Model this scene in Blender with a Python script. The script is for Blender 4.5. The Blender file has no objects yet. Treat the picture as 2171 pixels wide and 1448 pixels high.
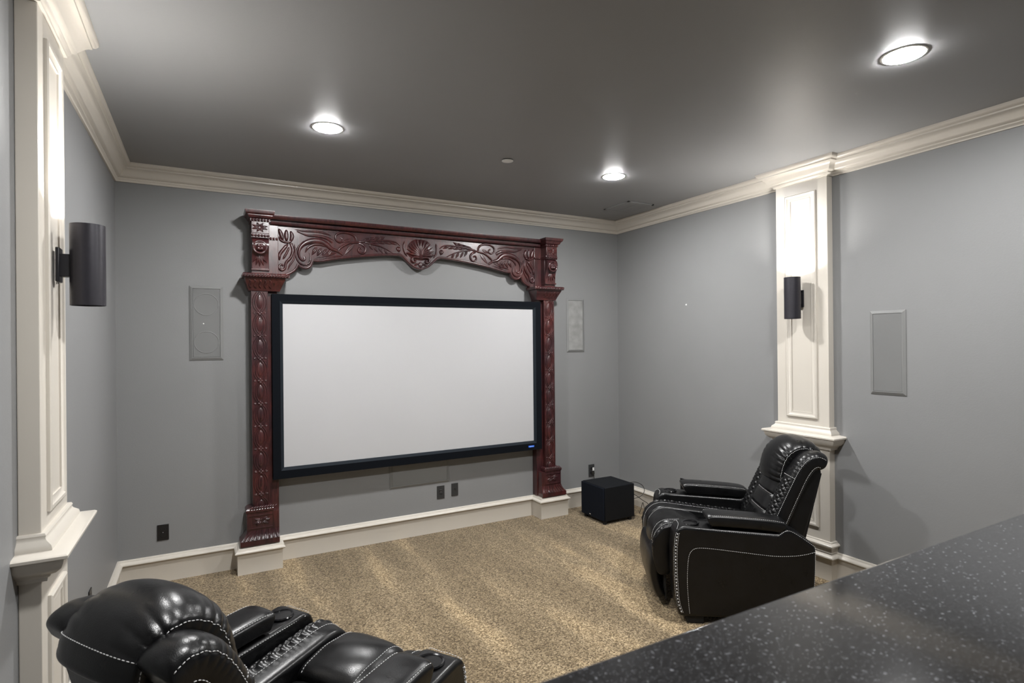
import bpy, bmesh, math, random
from mathutils import Vector, Matrix
random.seed(4)
PI = math.pi
R = math.radians
sc = bpy.context.scene
COL = sc.collection

# ------------------------------------------------------------------ camera
D = 4.67                      # front wall Y
XL, XR = -0.532, 3.8275       # side walls
CEIL = 2.9045
YB = -3.0                     # back wall
cam_d = bpy.data.cameras.new('camera')
cam = bpy.data.objects.new('camera', cam_d)
COL.objects.link(cam)
F, YAW, PITCH, ROLL = 1192.75, 0.5003, 0.0018, -0.0095
cam_d.sensor_width = 36.0
cam_d.sensor_fit = 'HORIZONTAL'
cam_d.lens = F / 2171 * 36.0
cam_d.clip_start = 0.02
fw = Vector((math.sin(YAW)*math.cos(PITCH), math.cos(YAW)*math.cos(PITCH), math.sin(PITCH)))
r0 = Vector((math.cos(YAW), -math.sin(YAW), 0)); u0 = r0.cross(fw)
rr = r0*math.cos(ROLL) + u0*math.sin(ROLL); uu = u0*math.cos(ROLL) - r0*math.sin(ROLL)
cam.matrix_world = Matrix(((rr.x, uu.x, -fw.x, 0), (rr.y, uu.y, -fw.y, 0), (rr.z, uu.z, -fw.z, 1.6585), (0, 0, 0, 1)))
cam_d.dof.use_dof = True
cam_d.dof.focus_distance = 3.6
cam_d.dof.aperture_fstop = 7.0
sc.camera = cam

# ------------------------------------------------------------------ world, exposure
w = bpy.data.worlds.new('world'); sc.world = w; w.use_nodes = True
w.node_tree.nodes['Background'].inputs[0].default_value = (0.5, 0.52, 0.55, 1)
w.node_tree.nodes['Background'].inputs[1].default_value = 0.05
sc.view_settings.view_transform = 'Standard'
sc.view_settings.look = 'None'
sc.view_settings.gamma = 1.0
sc.view_settings.use_curve_mapping = False
sc.view_settings.exposure = 2.85
LENS_E = 122.0     # downlight diffusers
BULB_E = 170.0    # sconce bulbs

# ------------------------------------------------------------------ materials
MATS = {}
def nodes_of(name):
    m = bpy.data.materials.new(name); m.use_nodes = True
    nt = m.node_tree; b = nt.nodes['Principled BSDF']
    MATS[name] = m
    return m, nt, b
def N(nt, t, **kw):
    n = nt.nodes.new(t)
    for k, v in kw.items():
        if k in n.inputs: n.inputs[k].default_value = v
        else: setattr(n, k, v)
    return n
def ramp(nt, src, stops):
    n = nt.nodes.new('ShaderNodeValToRGB')
    el = n.color_ramp.elements
    while len(el) < len(stops): el.new(0.5)
    for e, (p, c) in zip(el, stops):
        e.position = p; e.color = (*c, 1) if len(c) == 3 else c
    nt.links.new(src, n.inputs[0])
    return n.outputs[0]
def bump(nt, b, src, strength, dist=0.01):
    n = nt.nodes.new('ShaderNodeBump'); n.inputs['Strength'].default_value = strength; n.inputs['Distance'].default_value = dist
    nt.links.new(src, n.inputs['Height']); nt.links.new(n.outputs[0], b.inputs['Normal'])
def objco(nt): return nt.nodes.new('ShaderNodeTexCoord').outputs['Object']
def geoco(nt): return nt.nodes.new('ShaderNodeNewGeometry').outputs['Position']
def paint(name, col, rough, bscale=120, bstr=0.06, var=0.06, spec=0.4, vs=1.3):
    m, nt, b = nodes_of(name)
    co = geoco(nt)
    n1 = N(nt, 'ShaderNodeTexNoise', Scale=vs, Detail=4.0); nt.links.new(co, n1.inputs['Vector'])
    lo = tuple(c*(1-var) for c in col); hi = tuple(min(1, c*(1+var)) for c in col)
    nt.links.new(ramp(nt, n1.outputs[0], [(0.3, lo), (0.7, hi)]), b.inputs['Base Color'])
    n2 = N(nt, 'ShaderNodeTexNoise', Scale=bscale, Detail=3.0); nt.links.new(co, n2.inputs['Vector'])
    bump(nt, b, n2.outputs[0], bstr, 0.004)
    b.inputs['Roughness'].default_value = rough
    b.inputs['Specular IOR Level'].default_value = spec
    return m
def plain(name, col, rough, metal=0.0, spec=0.5, coat=0.0):
    m, nt, b = nodes_of(name)
    co = objco(nt)
    n1 = N(nt, 'ShaderNodeTexNoise', Scale=60.0, Detail=3.0); nt.links.new(co, n1.inputs['Vector'])
    lo = tuple(c*0.93 for c in col); hi = tuple(min(1, c*1.07) for c in col)
    nt.links.new(ramp(nt, n1.outputs[0], [(0.3, lo), (0.7, hi)]), b.inputs['Base Color'])
    b.inputs['Roughness'].default_value = rough; b.inputs['Metallic'].default_value = metal
    b.inputs['Specular IOR Level'].default_value = spec; b.inputs['Coat Weight'].default_value = coat
    return m

paint('wall_paint', (0.215, 0.217, 0.219), 0.5, 130, 0.10, 0.03, 0.35)
paint('ceiling_paint', (0.27, 0.272, 0.276), 0.48, 120, 0.05, 0.02, 0.5)
paint('trim_paint', (0.575, 0.537, 0.478), 0.32, 90, 0.02, 0.03, 0.5)
paint('speaker_paint', (0.20, 0.202, 0.20), 0.5, 400, 0.10, 0.06, 0.3)
paint('speaker_grille', (0.16, 0.162, 0.161), 0.6, 900, 0.25, 0.10, 0.3)
paint('speaker_grille_dusty', (0.245, 0.245, 0.24), 0.6, 900, 0.2, 0.17, 0.3, 14.0)
plain('plate_grey', (0.028, 0.029, 0.03), 0.4)
plain('plate_black', (0.008, 0.008, 0.009), 0.35)
plain('white_plastic', (0.72, 0.72, 0.71), 0.4)
plain('bronze', (0.028, 0.026, 0.033), 0.38, 0.35, 0.6)
plain('bronze_black', (0.008, 0.008, 0.011), 0.45)
plain('velvet_black', (0.002, 0.0032, 0.0055), 0.9, 0, 0.15)
plain('frame_bevel', (0.005, 0.009, 0.014), 0.8, 0, 0.3)
paint('screen_white', (0.44, 0.44, 0.45), 0.8, 900, 0.0, 0.01, 0.1)
plain('sub_black', (0.003, 0.004, 0.006), 0.55, 0, 0.25)
plain('sub_grille', (0.003, 0.005, 0.010), 0.9, 0, 0.2)
plain('badge_blue', (0.02, 0.12, 0.75), 0.4)
plain('badge_pale', (0.25, 0.45, 0.9), 0.4)
plain('silver', (0.75, 0.75, 0.76), 0.25, 0.9)
plain('thread', (0.62, 0.62, 0.62), 0.7)
plain('gloss_black', (0.006, 0.006, 0.007), 0.12, 0, 0.7)
plain('deck_black', (0.006, 0.006, 0.006), 0.8)
plain('cord_black', (0.02, 0.018, 0.015), 0.5)
plain('nail_white', (0.8, 0.8, 0.78), 0.5)

def emis(name, col, s):
    m, nt, b = nodes_of(name)
    b.inputs['Base Color'].default_value = (0.8, 0.8, 0.8, 1)
    b.inputs['Emission Color'].default_value = (*col, 1); b.inputs['Emission Strength'].default_value = s
emis('lens_glow', (1.0, 0.995, 0.985), LENS_E)
emis('bulb_glow', (1.0, 0.97, 0.92), BULB_E)

# dark red carved mahogany
m, nt, b = nodes_of('mahogany')
co = geoco(nt)
mp = N(nt, 'ShaderNodeMapping'); mp.inputs['Scale'].default_value = (9, 9, 1.6); nt.links.new(co, mp.inputs[0])
n1 = N(nt, 'ShaderNodeTexNoise', Scale=6.0, Detail=6.0, Distortion=1.0); nt.links.new(mp.outputs[0], n1.inputs['Vector'])
n2 = N(nt, 'ShaderNodeTexNoise', Scale=5.0, Detail=2.0); nt.links.new(co, n2.inputs['Vector'])
c1 = ramp(nt, n1.outputs[0], [(0.3, (0.019, 0.0062, 0.0078)), (0.7, (0.066, 0.0215, 0.0235))])
c2 = ramp(nt, n2.outputs[0], [(0.35, (0.8, 0.8, 0.85)), (0.72, (1.5, 1.05, 0.85))])
mx = N(nt, 'ShaderNodeMix', data_type='RGBA', blend_type='MULTIPLY'); mx.inputs[0].default_value = 1.0
nt.links.new(c1, mx.inputs[6]); nt.links.new(c2, mx.inputs[7]); nt.links.new(mx.outputs[2], b.inputs['Base Color'])
b.inputs['Roughness'].default_value = 0.31; b.inputs['Coat Weight'].default_value = 0.2; b.inputs['Coat Roughness'].default_value = 0.25
bump(nt, b, n1.outputs[0], 0.12, 0.004)

# black leather
m, nt, b = nodes_of('leather')
co = objco(nt)
v1 = N(nt, 'ShaderNodeTexVoronoi', Scale=330.0); nt.links.new(co, v1.inputs['Vector'])
n1 = N(nt, 'ShaderNodeTexNoise', Scale=14.0, Detail=4.0); nt.links.new(co, n1.inputs['Vector'])
nt.links.new(ramp(nt, n1.outputs[0], [(0.3, (0.0025, 0.0025, 0.0028)), (0.7, (0.0045, 0.0045, 0.005))]), b.inputs['Base Color'])
nt.links.new(ramp(nt, n1.outputs[0], [(0.3, (0.27,)*3), (0.75, (0.36,)*3)]), b.inputs['Roughness'])
mm = N(nt, 'ShaderNodeMath', operation='MULTIPLY_ADD'); mm.inputs[1].default_value = 0.18
nt.links.new(v1.outputs['Distance'], mm.inputs[0]); nt.links.new(n1.outputs[0], mm.inputs[2])
bump(nt, b, mm.outputs[0], 0.16, 0.006)
b.inputs['Specular IOR Level'].default_value = 0.36

# carpet: cut pile, flecked, vacuum tracks
m, nt, b = nodes_of('carpet')
co = geoco(nt)
na = N(nt, 'ShaderNodeTexNoise', Scale=95.0, Detail=3.0, Roughness=0.75); nt.links.new(co, na.inputs['Vector'])
vt = N(nt, 'ShaderNodeTexVoronoi', Scale=150.0, Randomness=1.0)
nd = N(nt, 'ShaderNodeTexNoise', Scale=45.0, Detail=2.0); nt.links.new(co, nd.inputs['Vector'])
wp = N(nt, 'ShaderNodeMix', data_type='VECTOR'); wp.inputs[0].default_value = 0.012; nt.links.new(co, wp.inputs[4]); nt.links.new(nd.outputs[1], wp.inputs[5])
nt.links.new(wp.outputs[1], vt.inputs['Vector'])
vs_ = N(nt, 'ShaderNodeSeparateColor'); nt.links.new(vt.outputs['Color'], vs_.inputs[0])
tf = N(nt, 'ShaderNodeMix', data_type='FLOAT'); tf.inputs[0].default_value = 0.45; nt.links.new(vs_.outputs[0], tf.inputs[2]); nt.links.new(na.outputs[0], tf.inputs[3])
nb = N(nt, 'ShaderNodeTexNoise', Scale=58.0, Detail=4.0, Roughness=0.75); nt.links.new(co, nb.inputs['Vector'])
mp = N(nt, 'ShaderNodeMapping'); mp.inputs['Rotation'].default_value = (0, 0, R(10)); mp.inputs['Scale'].default_value = (3.2, 0.55, 1)
nt.links.new(co, mp.inputs[0])
nc = N(nt, 'ShaderNodeTexNoise', Scale=1.15, Detail=3.0, Distortion=0.15); nt.links.new(mp.outputs[0], nc.inputs['Vector'])
col = ramp(nt, tf.outputs[0], [(0.20, (0.062, 0.041, 0.019)), (0.48, (0.205, 0.152, 0.086)), (0.80, (0.45, 0.355, 0.225))])
trk = ramp(nt, nc.outputs[0], [(0.40, (0.80, 0.79, 0.77)), (0.54, (1.0, 1.0, 1.0)), (0.64, (1.4, 1.38, 1.34))])
mx = N(nt, 'ShaderNodeMix', data_type='RGBA', blend_type='MULTIPLY'); mx.inputs[0].default_value = 1.0
nt.links.new(col, mx.inputs[6]); nt.links.new(trk, mx.inputs[7])
fl = ramp(nt, nb.outputs[0], [(0.36, (0.72, 0.70, 0.68)), (0.6, (1.1, 1.1, 1.1))])
mx2 = N(nt, 'ShaderNodeMix', data_type='RGBA', blend_type='MULTIPLY'); mx2.inputs[0].default_value = 0.8
nt.links.new(mx.outputs[2], mx2.inputs[6]); nt.links.new(fl, mx2.inputs[7])
nt.links.new(mx2.outputs[2], b.inputs['Base Color'])
b.inputs['Roughness'].default_value = 0.95; b.inputs['Specular IOR Level'].default_value = 0.1
b.inputs['Sheen Weight'].default_value = 0.15
ad = N(nt, 'ShaderNodeMath', operation='ADD'); nt.links.new(tf.outputs[0], ad.inputs[0]); nt.links.new(nb.outputs[0], ad.inputs[1])
bump(nt, b, ad.outputs[0], 0.6, 0.015)

# black speckled granite
m, nt, b = nodes_of('granite')
co = geoco(nt)
nz = N(nt, 'ShaderNodeTexNoise', Scale=210.0, Detail=3.0); nt.links.new(co, nz.inputs['Vector'])
wv = N(nt, 'ShaderNodeMix', data_type='VECTOR'); wv.inputs[0].default_value = 0.006; nt.links.new(co, wv.inputs[4]); nt.links.new(nz.outputs[1], wv.inputs[5])
v1 = N(nt, 'ShaderNodeTexVoronoi', Scale=165.0, Randomness=1.0); nt.links.new(wv.outputs[1], v1.inputs['Vector'])
v2 = N(nt, 'ShaderNodeTexVoronoi', Scale=310.0, Randomness=1.0); nt.links.new(wv.outputs[1], v2.inputs['Vector'])
s1 = ramp(nt, v1.outputs['Distance'], [(0.0, (1, 1, 1)), (0.38, (0, 0, 0))])
cm = N(nt, 'ShaderNodeSeparateColor'); nt.links.new(v1.outputs['Color'], cm.inputs[0])
g1 = N(nt, 'ShaderNodeMath', operation='GREATER_THAN'); g1.inputs[1].default_value = 0.62; nt.links.new(cm.outputs[0], g1.inputs[0])
k1 = N(nt, 'ShaderNodeMath', operation='MULTIPLY'); nt.links.new(s1, k1.inputs[0]); nt.links.new(g1.outputs[0], k1.inputs[1])
s2 = ramp(nt, v2.outputs['Distance'], [(0.0, (0.62, 0.62, 0.62)), (0.5, (0, 0, 0))])
k2 = N(nt, 'ShaderNodeMath', operation='ADD'); nt.links.new(k1.outputs[0], k2.inputs[0]); nt.links.new(s2, k2.inputs[1])
nt.links.new(ramp(nt, k2.outputs[0], [(0.0, (0.014, 0.014, 0.015)), (0.4, (0.045, 0.046, 0.05)), (1.0, (0.20, 0.205, 0.22))]), b.inputs['Base Color'])
b.inputs['Roughness'].default_value = 0.075; b.inputs['Specular IOR Level'].default_value = 0.95

# ------------------------------------------------------------------ mesh helpers
class MB:
    def __init__(s): s.v = []; s.f = []
    def add(s, vs, fs):
        o = len(s.v); s.v += [tuple(p) for p in vs]; s.f += [tuple(i+o for i in f) for f in fs]; return s
    def box(s, x0, x1, y0, y1, z0, z1):
        return s.add([(x0,y0,z0),(x1,y0,z0),(x1,y1,z0),(x0,y1,z0),(x0,y0,z1),(x1,y0,z1),(x1,y1,z1),(x0,y1,z1)],
                     [(0,3,2,1),(4,5,6,7),(0,1,5,4),(1,2,6,5),(2,3,7,6),(3,0,4,7)])
    def rings(s, rings, cap=True, closed=True):
        n = len(rings[0]); vs = [p for r_ in rings for p in r_]; fs = []
        for i in range(len(rings)-1):
            for j in range(n if closed else n-1):
                k = (j+1) % n
                fs.append((i*n+j, i*n+k, (i+1)*n+k, (i+1)*n+j))
        if cap:
            fs.append(tuple(range(n))[::-1]); fs.append(tuple((len(rings)-1)*n+j for j in range(n)))
        return s.add(vs, fs)
    def prism(s, poly, fn0, fn1):
        return s.rings([[fn0(p) for p in poly], [fn1(p) for p in poly]])
    def tube(s, pts, rad, seg=8):
        rs = []; pts = [Vector(p) for p in pts]; n = len(pts)
        up = Vector((0.13, 0.31, 0.94))
        for i, p in enumerate(pts):
            t = (pts[min(i+1, n-1)] - pts[max(i-1, 0)]).normalized()
            a = t.cross(up)
            if a.length < 1e-4: a = t.cross(Vector((1, 0, 0)))
            a.normalize(); b_ = t.cross(a)
            r_ = rad(i/(n-1)) if callable(rad) else rad
            rs.append([p + a*math.cos(2*PI*k/seg)*r_ + b_*math.sin(2*PI*k/seg)*r_ for k in range(seg)])
        return s.rings(rs)
    def lathe(s, prof, c=(0, 0, 0), seg=32, cap=True):
        rs = [[(c[0]+r_*math.cos(2*PI*k/seg), c[1]+r_*math.sin(2*PI*k/seg), c[2]+z) for k in range(seg)] for r_, z in prof]
        return s.rings(rs, cap)
def finish(mb, bev=0.0, seg=2, angle=38, merge=False):
    me = bpy.data.meshes.new('m')
    bm = bmesh.new()
    vs = [bm.verts.new(p) for p in mb.v]
    for f in mb.f:
        try: bm.faces.new([vs[i] for i in f])
        except ValueError: pass
    if merge: bmesh.ops.remove_doubles(bm, verts=bm.verts, dist=1e-6)
    bmesh.ops.recalc_face_normals(bm, faces=bm.faces)
    if bev > 0:
        es = [e for e in bm.edges if len(e.link_faces) == 2 and e.calc_face_angle(0) > R(25)]
        res = bmesh.ops.bevel(bm, geom=es, offset=bev, segments=seg, profile=0.5, affect='EDGES', clamp_overlap=True)
        new = set(res['faces'])
        for f in bm.faces: f.smooth = (f in new) or (angle == 0 and len(f.verts) <= 6)
    else:
        for f in bm.faces: f.smooth = len(f.verts) <= 4 or angle != 0
    flags = [f.smooth for f in bm.faces]
    bm.to_mesh(me); bm.free()
    if angle:
        me.set_sharp_from_angle(angle=R(angle))
        me.polygons.foreach_set('use_smooth', flags)
    return me
def obj(name, me, mat, parent=None, loc=None, rot=None):
    o = bpy.data.objects.new(name, me); COL.objects.link(o)
    me.name = name
    if mat and not me.materials: me.materials.append(MATS[mat])
    if parent: o.parent = parent
    if loc: o.location = loc
    if rot: o.rotation_euler = rot
    return o
def inst(name, me, parent=None, loc=(0, 0, 0), rot=(0, 0, 0), scale=None):
    o = bpy.data.objects.new(name, me); COL.objects.link(o)
    if parent: o.parent = parent
    o.location = loc; o.rotation_euler = rot
    if scale: o.scale = scale
    return o
def thing(name, label, cat, loc=(0, 0, 0), rz=0, group=None):
    o = bpy.data.objects.new(name, None); COL.objects.link(o)
    o.empty_display_size = 0.1
    o.location = loc; o.rotation_euler = (0, 0, rz); o['label'] = label; o['category'] = cat
    if group: o['group'] = group
    return o
def tag(o, label, cat, group=None):
    o['label'] = label; o['category'] = cat
    if group: o['group'] = group
    return o
def struct(name, me, mat, label, cat='structure', parent=None):
    o = obj(name, me, mat, parent); o['kind'] = 'structure'; o['label'] = label; o['category'] = cat
    return o
def catmull(pts, n):
    P = [Vector(p) for p in pts]; k = len(P); out = []
    L = [0.0]
    for i in range(1, k): L.append(L[-1] + max(1e-6, (P[i]-P[i-1]).length))
    for j in range(n):
        t = L[-1]*j/(n-1); i = 0
        while i < k-2 and L[i+1] < t: i += 1
        q = (t-L[i])/(L[i+1]-L[i])
        a, b_, c, d_ = P[max(i-1, 0)], P[i], P[i+1], P[min(i+2, k-1)]
        out.append(0.5*((2*b_) + (-a+c)*q + (2*a-5*b_+4*c-d_)*q*q + (-a+3*b_-3*c+d_)*q**3))
    return out
def sweep(path, prof):
    """moulding: path [(x,y)] with the room on the right hand side, prof [(offset,z)]"""
    n = len(path); P = [Vector(p) for p in path]; rings = []
    for i in range(n):
        d0 = (P[i]-P[i-1]).normalized() if i > 0 else None
        d1 = (P[i+1]-P[i]).normalized() if i < n-1 else None
        if d0 is None: d0 = d1
        if d1 is None: d1 = d0
        n0 = Vector((d0.y, -d0.x)); n1 = Vector((d1.y, -d1.x))
        mt = n0+n1; mt = mt/ (mt.dot(n0))
        rings.append([(P[i].x+mt.x*o, P[i].y+mt.y*o, z) for o, z in prof])
    return MB().rings(rings)

# ------------------------------------------------------------------ room shell
T = 0.1
struct('floor', finish(MB().box(XL-T, XR+T, YB-T, D+T, -T, 0), 0), 'carpet', 'flecked tan cut-pile carpet with vacuum tracks', 'floor')
struct('ceiling', finish(MB().box(XL-T, XR+T, YB-T, D+T, CEIL, CEIL+T), 0), 'ceiling_paint', 'dark grey satin painted ceiling', 'ceiling')
struct('wall_front', finish(MB().box(XL-T, XR+T, D, D+T, 0, CEIL), 0), 'wall_paint', 'grey painted wall behind the projection screen', 'wall')
struct('wall_left', finish(MB().box(XL-T, XL, YB, D, 0, CEIL), 0), 'wall_paint', 'grey painted wall on the left', 'wall')
struct('wall_right', finish(MB().box(XR, XR+T, YB, D, 0, CEIL), 0), 'wall_paint', 'grey painted wall on the right', 'wall')
struct('wall_back', finish(MB().box(XL-T, XR+T, YB-T, YB, 0, CEIL), 0), 'wall_paint', 'grey painted wall behind the bar', 'wall')
struct('floor_riser', finish(MB().box(XL, XR, YB, 0.06, 0, 0.30), 0), 'carpet', 'raised carpeted platform behind the bar', 'floor')

PY0, PY1 = 2.352, 2.748      # pilasters along Y
PP = 0.06                    # pilaster projection
CX = 1.6265                  # centre of arch and screen
crown = [(0, 2.787), (0.010, 2.787), (0.013, 2.797), (0.020, 2.801), (0.022, 2.812), (0.034, 2.817), (0.040, 2.828), (0.052, 2.846), (0.068, 2.862),
         (0.080, 2.868), (0.081, 2.876), (0.090, 2.879), (0.096, 2.888), (0.100, 2.893), (0.101, 2.9042), (0, 2.9042)]
left_p = [(XL, YB), (XL, PY0), (XL+PP, PY0), (XL+PP, PY1), (XL, PY1), (XL, D)]
right_p = [(XR, D), (XR, PY1), (XR-PP, PY1), (XR-PP, PY0), (XR, PY0), (XR, YB)]
struct('trim_1', finish(sweep(left_p + right_p, crown), 0, angle=50), 'trim_paint', 'cream crown moulding running around the ceiling', 'crown moulding')
base = [(0, 0), (0.016, 0), (0.016, 0.140), (0.019, 0.146), (0.031, 0.152), (0.034, 0.158), (0.031, 0.165), (0.020, 0.174), (0.014, 0.177), (0.013, 0.184), (0.009, 0.189), (0, 0.189)]
pl0, pl1, pld = 0.213, 0.484, 0.158
front_p = [(XL+0.0, D), (pl0, D), (pl0, D-pld), (pl1, D-pld), (pl1, D), (2*CX-pl1, D), (2*CX-pl1, D-pld), (2*CX-pl0, D-pld), (2*CX-pl0, D), (XR, D)]
def mitre(path, a, b): return path
struct('baseboard_front', finish(sweep([(XL, D-0.04)] + front_p + [(XR, D-0.04)], base), 0, angle=50), 'trim_paint', 'cream baseboard stepping out around the two plinths below the screen', 'baseboard')
struct('baseboard_left', finish(sweep([(XL, 0.06)] + left_p[1:-1] + [(XL, D-0.04)], base), 0, angle=50), 'trim_paint', 'cream baseboard along the left wall', 'baseboard')
struct('baseboard_right', finish(sweep([(XR, D-0.04)] + right_p[1:-1] + [(XR, 0.06)], base), 0, angle=50), 'trim_paint', 'cream baseboard along the right wall', 'baseboard')

# plinth cores under the carved columns
for a, lab in ((pl0, 'cream plinth under the left carved column'), (2*CX-pl1, 'cream plinth under the right carved column')):
    o = obj('plinth', finish(MB().box(a, a+pl1-pl0, D-pld, D-0.001, 0, 0.196), 0.003, 2), 'trim_paint')
    tag(o, lab, 'plinth', 'plinths of the carved surround')

# ------------------------------------------------------------------ pilasters
def picture_frame(y0, y1, z0, z1, wdt):
    prof = [(0, 0), (0.0, 0.010), (0.006, 0.014), (0.016, 0.013), (0.024, 0.006), (wdt-0.008, 0.004), (wdt, 0.006), (wdt, 0)]
    rings = []
    for (y, z, sy, sz) in ((y0, z0, 1, 1), (y1, z0, -1, 1), (y1, z1, -1, -1), (y0, z1, 1, -1)):
        rings.append([(h, y+sy*o, z+sz*o) for o, h in prof])
    rings.append(rings[0])
    return MB().rings(rings, cap=False)
def pilaster(side, label):
    # local frame: +x into the room, y along the wall, origin on the wall at floor level
    x = XL if side < 0 else XR
    yc = (PY0+PY1)/2; h = (PY1-PY0)/2
    t = thing('pilaster', label, 'pilaster', (x, yc, 0), 0 if side < 0 else PI, 'panelled wall pilasters')
    obj('shaft', finish(MB().box(0.0005, PP, -h, h, 0.001, CEIL-0.06), 0.003, 2), 'trim_paint', t)
    # upper and lower applied panel mouldings
    pw = 0.118
    for nm, z0, z1 in (('panel_moulding', 1.100, 2.708), ('panel_moulding', 0.345, 0.815)):
        mb = picture_frame(-pw, pw, z0, z1, 0.042)
        mb.v = [(v[0]+PP-0.0005, v[1], v[2]) for v in mb.v]
        obj(nm, finish(mb, 0, angle=30, merge=True), 'trim_paint', t)
    wrap = [(0, h), (PP, h), (PP, -h), (0, -h)]   # room on the right hand: walk from +y to -y
    wrap = [(0, -h), (PP, -h), (PP, h), (0, h)]
    cap = [(0, 1.052), (0.011, 1.052), (0.015, 1.045), (0.013, 1.037), (0.016, 1.030), (0.031, 1.017), (0.034, 1.008), (0.034, 1.000),
           (0.076, 0.995), (0.083, 0.989), (0.082, 0.980), (0.074, 0.975), (0.070, 0.974), (0.068, 0.962), (0.062, 0.946), (0.046, 0.930),
           (0.030, 0.922), (0.026, 0.914), (0.020, 0.910), (0.018, 0.898), (0.0, 0.896)]
    def wr(path, prof):
        return sweep([(p[0], p[1]) for p in path], prof)
    # room is on the left of this walk, so mirror it
    m1 = sweep([(0, h), (PP, h), (PP, -h), (0, -h)], [(-o, z) for o, z in cap])
    obj('shelf_moulding', finish(m1, 0, angle=40), 'trim_paint', t)
    b2 = [(0, 0.189), (0.016, 0.189), (0.016, 0.222), (0.018, 0.226), (0.030, 0.233), (0.031, 0.241), (0.022, 0.252), (0.013, 0.256), (0.012, 0.263), (0, 0.266)]
    m2 = sweep([(0, h), (PP, h), (PP, -h), (0, -h)], [(-o, z) for o, z in b2])
    obj('base_moulding', finish(m2, 0, angle=40), 'trim_paint', t)
    return t
pilaster(-1, 'cream panelled pilaster on the left wall behind the nearer recliner')
pilaster(1, 'cream panelled pilaster on the right wall behind the far recliner')

# ------------------------------------------------------------------ sconces
def sconce(side, label):
    x = XL+PP if side < 0 else XR-PP
    t = thing('wall_sconce', label, 'wall lamp', (x, 2.55, 1.955), 0 if side < 0 else PI, 'cylinder wall sconces')
    r_, hh, cx = 0.054, 0.147, 0.100
    me = finish(MB().lathe([(r_-0.003, hh-0.06), (r_-0.003, hh), (r_, hh), (r_, -hh), (r_-0.003, -hh), (r_-0.003, -hh+0.03)], (cx, 0, 0), 48, cap=False), 0, angle=40)
    obj('cylinder_shade', me, 'bronze', t)
    obj('lower_lens', finish(MB().lathe([(0.001, -hh+0.028), (r_-0.003, -hh+0.028), (r_-0.003, -hh+0.032), (0.001, -hh+0.032)], (cx, 0, 0), 32), 0), 'bronze_black', t)
    obj('lamp_holder', finish(MB().lathe([(0.001, hh-0.062), (r_-0.003, hh-0.062), (r_-0.003, hh-0.058), (0.022, hh-0.055), (0.018, hh-0.045), (0.001, hh-0.045)], (cx, 0, 0), 32), 0), 'bronze_black', t)
    obj('bulb', finish(MB().lathe([(0.0005, hh-0.050), (0.012, hh-0.050), (0.030, hh-0.034), (0.031, hh-0.0305), (0.029, hh-0.0305), (0.0005, hh-0.0310)], (cx, 0, 0), 32), 0, angle=30), 'bronze_black', t)
    obj('bulb_lens', finish(MB().lathe([(0.0005, hh-0.0308), (0.0285, hh-0.0303), (0.0285, hh-0.0300), (0.0005, hh-0.0298)], (cx, 0, 0), 32), 0, angle=30), 'bulb_glow', t)
    obj('wall_plate', finish(MB().box(0.0102, 0.022, -0.030, 0.030, -0.065, 0.058), 0.003, 2), 'bronze_black', t)
    obj('bracket_arm', finish(MB().box(0.020, cx-r_+0.006, -0.022, 0.022, -0.045, 0.036), 0.002, 2), 'bronze_black', t)
    obj('mounting_screw', finish(MB().tube([(0.012, 0, -0.072), (0.012, 0, -0.064)], 0.004), 0), 'silver', t)
sconce(-1, 'dark bronze cylinder sconce on the left pilaster, nearest the camera')
sconce(1, 'dark bronze cylinder sconce on the right pilaster above the far recliner')

# ------------------------------------------------------------------ recessed lights
me_ring = finish(MB().lathe([(0.0782, -0.0002), (0.089, -0.0002), (0.089, -0.0012), (0.0875, -0.0022), (0.080, -0.0034), (0.0782, -0.0030)], seg=48, cap=False), 0)
me_lens = finish(MB().lathe([(0.001, -0.0088), (0.030, -0.0086), (0.055, -0.0078), (0.070, -0.0062), (0.0765, -0.0042), (0.0780, -0.0010), (0.001, -0.0010)], seg=48), 0)
me_ring.materials.append(MATS['white_plastic']); me_lens.materials.append(MATS['lens_glow'])
for x, y, lab in ((0.632, 3.345, 'round recessed ceiling light above the left end of the screen'), (2.72, 3.35, 'round recessed ceiling light near the ceiling vent'),
                  (2.705, 1.335, 'large bright round recessed ceiling light at upper right'), (0.632, 1.335, 'round recessed ceiling light overhead, out of the frame')):
    t = thing('recessed_light', lab, 'ceiling light', (x, y, CEIL), 0, 'recessed ceiling lights')
    inst('trim_ring', me_ring, t); inst('lens', me_lens, t)

# sprinkler cover
t = thing('sprinkler_cover', 'small round white cover plate on the ceiling between the lights', 'cover plate', (1.825, 3.377, CEIL))
obj('cover_disc', finish(MB().lathe([(0.001, -0.010), (0.034, -0.010), (0.039, -0.008), (0.039, -0.006), (0.001, -0.006)], seg=36), 0), 'white_plastic', t)
obj('stem', finish(MB().lathe([(0.001, -0.007), (0.025, -0.007), (0.025, -0.0002), (0.001, -0.0002)], seg=24), 0), 'plate_black', t)

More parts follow.
